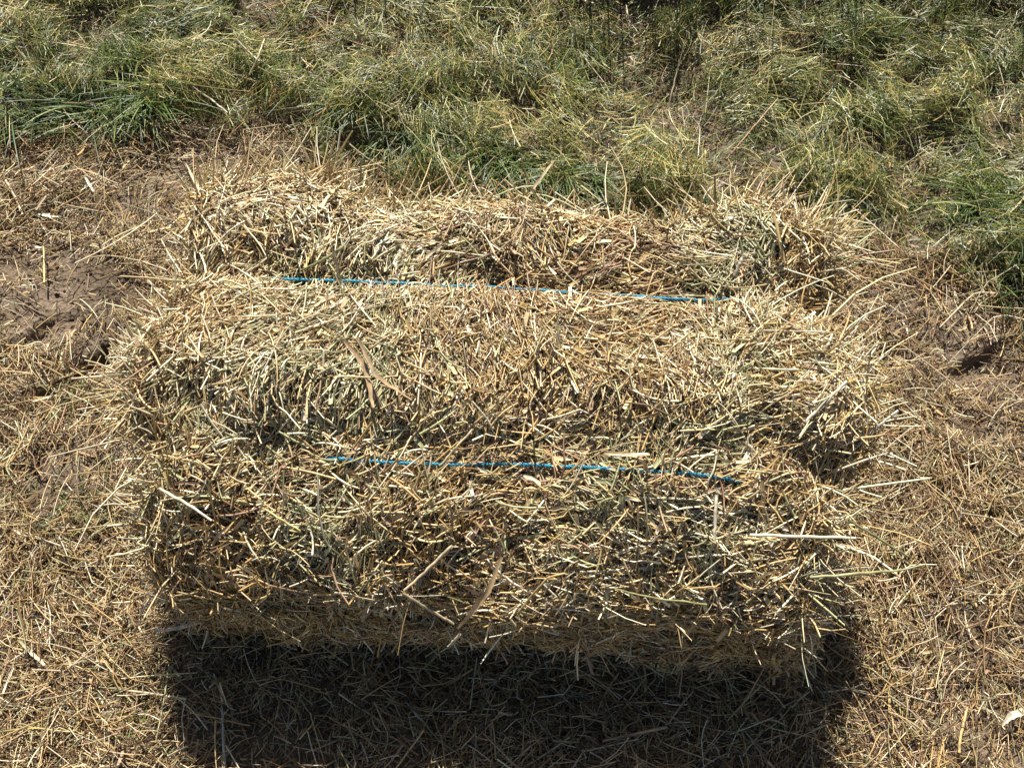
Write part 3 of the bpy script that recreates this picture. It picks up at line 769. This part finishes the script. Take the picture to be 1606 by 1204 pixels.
for nm, lab, cat, pix, col, w, bl, tp, gr in [
    (ST, 'thick green stem slanting just above the far blue string near its left end', 'straw', [(472, 424, H - .01), (505, 408, H + .012), (540, 388, H + .03)], 'green', .0048, False, (.5, 1, 1), GB),
    (ST, 'flat pale straw standing across the far blue string beside the green stem', 'straw', [(522, 391, H + .03), (534, 442, H - .004)], 'pale', .0042, False, (1, 1, .9), GB),
    (LF, 'broad tan leaf blade curving down left of the middle of the bale top', 'leaf', [(542, 535, H + .025), (574, 575, H + .014), (585, 640, H)], 'tan', .0075, True, (.6, 1, .5), GB),
    (LF, 'second tan leaf blade bending right beside the broadest blade on the bale top', 'leaf', [(562, 532, H + .03), (590, 590, H + .02), (645, 628, H)], 'tan', .0060, True, (.7, 1, .4), GB),
    (LF, 'broad pale blade poking up from the far left corner of the bale', 'leaf', [(292, 256, .33), (312, 298, .345), (338, 350, .34)], 'pale', .0065, True, (.25, .9, 1), GB),
    (ST, 'golden stem leaning over the far right corner of the bale', 'straw', [(1213, 334, H + .03), (1222, 370, H + .02), (1229, 412, H)], 'gold', .0048, False, (1, 1, 1), GB),
    (ST, 'short yellow-green stem bent into a V on the far right of the bale', 'straw', [(1182, 376, H + .02), (1199, 402, H + .006), (1212, 396, H + .012), (1214, 380, H + .02)], 'green', .0042, False, (.8, 1, .8), GB),
    (ST, 'white straw broken off square beside the V-shaped stem at the far right', 'straw', [(1166, 402, H + .015), (1152, 432, H)], 'white', .0055, False, (1, 1, .8), GB),
    (LF, 'flat tan chip of stem lying level just above the near blue string', 'leaf', [(948, 710, H + .002), (1018, 714, H + .004)], 'tan', .0055, True, (.8, 1, 1), GB),
    (ST, 'pale straw slanting across the near blue string left of its middle', 'straw', [(690, 730, H - .004), (742, 672, H + .02)], 'pale', .0030, False, (1, 1, 1), GB),
    (ST, 'white straw slanting down right on the near left corner of the bale', 'straw', [(250, 765, H - .01), (290, 788, H), (332, 816, H)], 'white', .0038, False, (1, 1, .8), GB),
    (ST, 'bright yellow bent stem on the near left part of the bale', 'straw', [(412, 797, H + .004), (450, 820, H + .006), (476, 834, H + .004), (455, 832, H)], 'yellow', .0030, False, (.8, 1, .8), GB),
    (ST, 'white straw standing straight up the picture near the right end of the near string', 'straw', [(1123, 776, H + .016), (1121, 846, H - .004)], 'white', .0042, False, (1, 1, .9), GB),
    (ST, 'long straight pale straw slanting up right on the front edge of the bale', 'straw', [(634, 926, H - .03), (709, 856, H + .008)], 'pale', .0040, False, (.8, 1, 1), GB),
    (ST, 'pale straw pointing down right across the shaded front of the bale', 'straw', [(630, 930, H - .02), (712, 978, .27)], 'pale', .0038, False, (1, 1, .9), GB),
    (LF, 'broad tan blade hanging down left over the front face of the bale', 'leaf', [(788, 872, H), (765, 930, H - .03), (718, 985, .25)], 'tan', .0085, True, (.5, 1, .3), GB),
    (ST, 'white tipped splinter of straw below the hanging tan blade', 'straw', [(722, 994, .22), (702, 1013, .19)], 'white', .0038, False, (1, .9, .3), GB),
    (ST, 'thin bent golden straw on the front face right of the hanging tan blade', 'straw', [(812, 962, .25), (858, 905, .31), (886, 898, .32)], 'gold', .0030, False, (.8, 1, .9), GB),
    (ST, 'long thin green stem lying level across the front face of the bale', 'straw', [(962, 922, .315), (1030, 938, .30), (1108, 948, .285)], 'green', .0028, False, (.6, 1, 1), GB),
    (ST, 'long yellow-green stem sticking out past the near right corner of the bale', 'straw', [(1270, 906, .33), (1350, 898, .335), (1418, 894, .33), (1446, 886, .335)], 'green', .0038, False, (1, 1, .5), GB),
    (ST, 'long white straw lying level along the near right edge of the bale', 'straw', [(1176, 838, H), (1260, 841, H + .004), (1342, 844, H - .006)], 'white', .0042, False, (1, 1, .8), GB),
    (ST, 'yellow-green stem slanting off the right end of the bale above the longest one', 'straw', [(1330, 816, H - .01), (1380, 845, .32), (1428, 873, .30)], 'green', .0036, False, (.8, 1, .7), GB),
    (ST, 'white straw slanting up right on the middle of the right end of the bale', 'straw', [(1262, 662, H), (1328, 598, H + .012)], 'white', .0048, False, (1, 1, .9), GB),
    (ST, 'bleached grey stem reaching out past the middle of the right end of the bale', 'straw', [(1342, 700, .30), (1378, 668, .315), (1408, 644, .32)], 'grey', .0038, False, (1, .9, .9), GB),
    (ST, 'white straw end sticking out left at the bottom left corner of the bale', 'straw', [(243, 989, .075), (275, 985, .08), (330, 972, .09)], 'white', .0055, False, (1, 1, 1), GB),
    (ST, 'fat pale straw lying on the far left ground left of the bale corner', 'straw', [(9, 283, None), (24, 310, None), (36, 338, None)], 'pale', .0048, False, (.9, 1, .9), GG),
    (LF, 'short wide white straw splinter on the soil up left of the bale', 'leaf', [(134, 278, None), (146, 300, None)], 'white', .0055, True, (.6, 1, .6), GG),
    (LF, 'grey-white flattened husk on the soil left of the far bale corner', 'leaf', [(60, 336, None), (92, 340, None)], 'white', .0085, True, (.3, 1, .9), GG),
    (ST, 'golden straw pointing straight up the picture on the bare soil at left', 'straw', [(68, 386, None), (70, 444, None)], 'yellow', .0036, False, (1, 1, .9), GG),
    (ST, 'long thin arched straw reaching from the bare soil to the left end of the bale', 'straw', [(140, 404, None), (168, 399, -.03), (215, 408, -.035), (262, 424, -.03)], 'pale', .0024, False, (.8, 1, 1), GG),
    (ST, 'pale straw bent once, reaching from the right soil up to the grass', 'straw', [(1473, 514, None), (1529, 458, -.03), (1589, 459, None)], 'pale', .0030, False, (1, 1, .9), GG),
    (LF, 'bleached papery husk on the straw at the right picture edge', 'leaf', [(1570, 1138, None), (1585, 1122, None), (1612, 1113, None)], 'white', .011, True, (.3, 1, .8), GG),
    (ST, 'long pale straw crossing the left border of the bale shadow', 'straw', [(348, 1109, None), (353, 1206, None)], 'grey', .0038, False, (1, 1, 1), GG),
    (ST, 'brown thick stem lying in the middle of the bale shadow', 'straw', [(944, 1161, None), (1046, 1140, None)], 'tan', .0045, False, (.8, 1, 1), GG),
    (ST, 'thin straw lying just below the brown thick stem in the bale shadow', 'straw', [(914, 1178, None), (1002, 1158, None)], 'pale', .0024, False, (1, 1, .8), GG),
    (ST, 'pointed pale sliver in the left part of the bale shadow', 'straw', [(636, 1100, None), (664, 1132, None)], 'grey', .0036, False, (.3, 1, .8), GG),
    (ST, 'long golden straw running into the left side of the bale shadow', 'straw', [(172, 1078, None), (230, 1086, None), (292, 1096, None)], 'pale', .0038, False, (.8, 1, .9), GG),
    (LF, 'tan flat straw splinter on the litter at the lower left', 'leaf', [(28, 1002, None), (69, 1042, None)], 'pale', .0060, True, (.6, 1, .7), GG),
    (ST, 'thin yellow straw bent twice near the bottom left corner', 'straw', [(0, 1147, None), (50, 1140, None), (105, 1148, None), (124, 1147, None), (120, 1100, None)], 'yellow', .0024, False, (1, 1, .9), GG),
    (ST, 'golden stalk standing up the picture in the litter at the lower right', 'straw', [(1517, 1108, None), (1508, 1150, None), (1504, 1180, None)], 'gold', .0042, False, (.9, 1, 1), GG),
    (ST, 'long bleached grass stalk arching up through the grass right of centre', 'straw', [(1081, 45, -.10), (1066, 95, -.08), (1048, 168, -.03)], 'pale', .0030, False, (.5, .9, 1), GG),
    (ST, 'white hooked stalk in the grass behind the right half of the bale', 'straw', [(1084, 184, -.05), (1098, 200, -.05), (1095, 246, -.03)], 'white', .0030, False, (1, 1, .8), GG),
    (LF, 'pale pointed leaf lying over the green bank behind the bale', 'leaf', [(869, 252, -.05), (840, 292, -.05), (810, 333, -.04)], 'pale', .0055, True, (.9, 1, .2), GG),
    (ST, 'straight pale stalk pointing down right in the grass at upper left', 'straw', [(368, 60, -.05), (410, 100, -.04)], 'pale', .0034, False, (.8, 1, 1), GG),
    (ST, 'pale stalk crossing the straight one in the grass at upper left', 'straw', [(415, 62, -.06), (404, 92, -.05), (391, 117, -.04)], 'pale', .0042, False, (.6, 1, 1), GG),
    (ST, 'white stalk lying over the hay at the edge of the upper left grass', 'straw', [(302, 136, -.05), (330, 155, -.04), (357, 178, -.04)], 'white', .0042, False, (.5, 1, .7), GG),
    (ST, 'long straight dull stalk slanting over the grass behind the right bale end', 'straw', [(1220, 155, -.06), (1180, 202, -.05), (1139, 250, -.04)], 'tan', .0030, False, (.6, 1, 1), GG),
    (ST, 'long pale straw lying level at the foot of the green bank behind the bale', 'straw', [(862, 338, -.05), (900, 332, -.05), (955, 327, -.05)], 'pale', .0036, False, (.8, 1, .8), GG)]:
    stalk(nm, lab, cat, pix, col, w, bl, tp, gr)

# ------------------------------------------------------------------ tufts of living grass and tall weeds
def tuft(name, label, cat, px, py, cnt, L, W, sx, sy, pal, w, face=None, lean=.8, group='green grass tufts', fjit=.8, K=6):
    x0, y0 = at(px, py, .01); x0, y0 = float(x0), float(y0)
    x = x0 + rng.normal(0, sx, cnt); y = y0 + rng.normal(0, sy, cnt)
    ok = ~under_bale(x, y); x, y = x[ok], y[ok]; n = len(x)
    fc = rng.random(n) * 6.28 if face is None else face + rng.normal(0, fjit, n)
    V, F, C = grass_blades(x, y, None, L * np.exp(rng.normal(0, .3, n)), W * rng.uniform(.6, 1.3, n), np.abs(rng.normal(lean, .22, n)),
                           np.abs(rng.normal(.45, .22, n)), pick(pal, w, n), K, fc)
    p = np.array([x0, y0, float(ground_h(np.array([x0]), np.array([y0]))[0])])
    o = make_obj(name, V - p, F, M_GRASS, None, C); o.location = p
    return tag(o, label, cat, group)
FR = [(.070, .125, .024), (.15, .19, .032), (.10, .14, .055), (.035, .065, .016), (.45, .38, .18)]
D = -math.pi / 2
for lab, px, py, cnt, L, W, sx, sy, w, face, lean in [
    ('lush green grass tuft with long broad blades at upper left', 215, 165, 260, .075, .0026, .030, .022, [5, 4, 2, 2, .5], D, .8),
    ('dark green grass tuft beside the left picture edge below the hay', 95, 180, 240, .085, .0024, .045, .016, [5, 2, 3, 3, .6], math.pi, 1.0),
    ('yellow-green grass tuft at the left picture edge', 15, 160, 130, .060, .0024, .025, .025, [3, 5, 1, 2, .5], D, .7),
    ('small yellow-green tuft above the left hay strands', 200, 105, 130, .045, .0022, .03, .015, [2, 6, 1, 2, .5], None, .8),
    ('small bright tuft right of the crossed stalks at upper left', 435, 125, 110, .045, .0020, .025, .012, [4, 5, 1, 1, .5], None, .8),
    ('green tuft lying over the soil behind the left of the bale', 555, 185, 140, .055, .0020, .03, .015, [4, 4, 2, 1, 1], D - .4, 1.0),
    ('dull green blades combed down the bank behind the left half of the bale', 640, 225, 150, .055, .0022, .035, .022, [4, 2, 4, 3, 1], D - .3, 1.0),
    ('fresh green blades on the bank right behind the middle of the bale', 800, 265, 230, .070, .0024, .030, .018, [6, 3, 2, 2, .6], D - .2, .9),
    ('pale green blades on the bank behind the right half of the bale', 895, 285, 200, .060, .0024, .032, .018, [3, 3, 5, 1, 1], D + .2, .9),
    ('dark green blades under the hay swath right of centre', 1105, 335, 170, .060, .0022, .04, .015, [3, 1, 3, 4, .6], D, .8),
    ('bright green tuft at the right picture edge level with the far bale edge', 1575, 325, 200, .075, .0026, .035, .018, [5, 4, 1, 2, .5], math.pi, 1.0),
    ('dark upright green tuft at the right picture edge by the soil', 1590, 440, 170, .065, .0022, .025, .025, [3, 2, 3, 4, .5], D, .4),
    ('yellow-green tuft behind the far right corner of the bale', 1350, 190, 140, .050, .0022, .035, .015, [3, 5, 2, 1, 1], None, .8),
    ('small leafy green tuft near the top edge right of centre', 1320, 75, 120, .045, .0026, .03, .02, [4, 5, 1, 2, .3], None, .6),
    ('sparse green tuft in the litter left of the near bale corner', 110, 800, 60, .035, .0018, .03, .02, [4, 4, 2, 1, 1], None, .9),
    ('tiny green sprouts in the litter at the lower left', 205, 1110, 34, .028, .0020, .014, .012, [5, 5, 1, 0, 0], None, .8),
    ('few green sprouts in the rut left of the bale', 95, 620, 90, .034, .0018, .022, .012, [4, 3, 2, 2, 2], None, .8)]:
    tuft('grass_tuft', lab, 'grass tuft', px, py, cnt, L, W, sx, sy, FR, w, face, lean)
TP = [(.05, .085, .025), (.10, .13, .04), (.30, .24, .12), (.13, .085, .04)]
for lab, px, py, cnt, L, sx, sy, w, lean in [  # grass clumps: rooted out of view, added for the shadows they cast (dry clumps excepted)
    ('added tall dark grass clump rooted out of view past the top edge right of the middle, for its shadow', 1080, -62, 700, .30, .09, .03, [5, 3, 1, 1], .35),
    ('added tall grass clump rooted out of view past the top edge just left of the darkest clump, for its shadow', 900, -62, 420, .26, .07, .03, [4, 3, 2, 1], .35),
    ('tall dry weed clump at the top edge, between the darkest clump and the corner', 1350, -62, 420, .32, .10, .03, [2, 2, 4, 3], .25),
    ('tall brown withered clump at the top right corner', 1590, -62, 520, .30, .06, .04, [2, 1, 3, 6], .3),
    ('added tall grass clump rooted out of view past the top edge left of centre, for its shadow', 590, -62, 330, .24, .07, .03, [4, 3, 2, 1], .35),
    ('added tall grass clump rooted out of view past the top edge near the left corner, for its shadow', 120, -62, 360, .24, .08, .03, [4, 3, 2, 1], .35)]:
    tuft('tall_grass_clump', lab, 'grass clump', px, py - 12, int(cnt * .8), L * .9, .0024, sx, sy, TP, w, None, lean, 'tall grass clumps along the top edge')
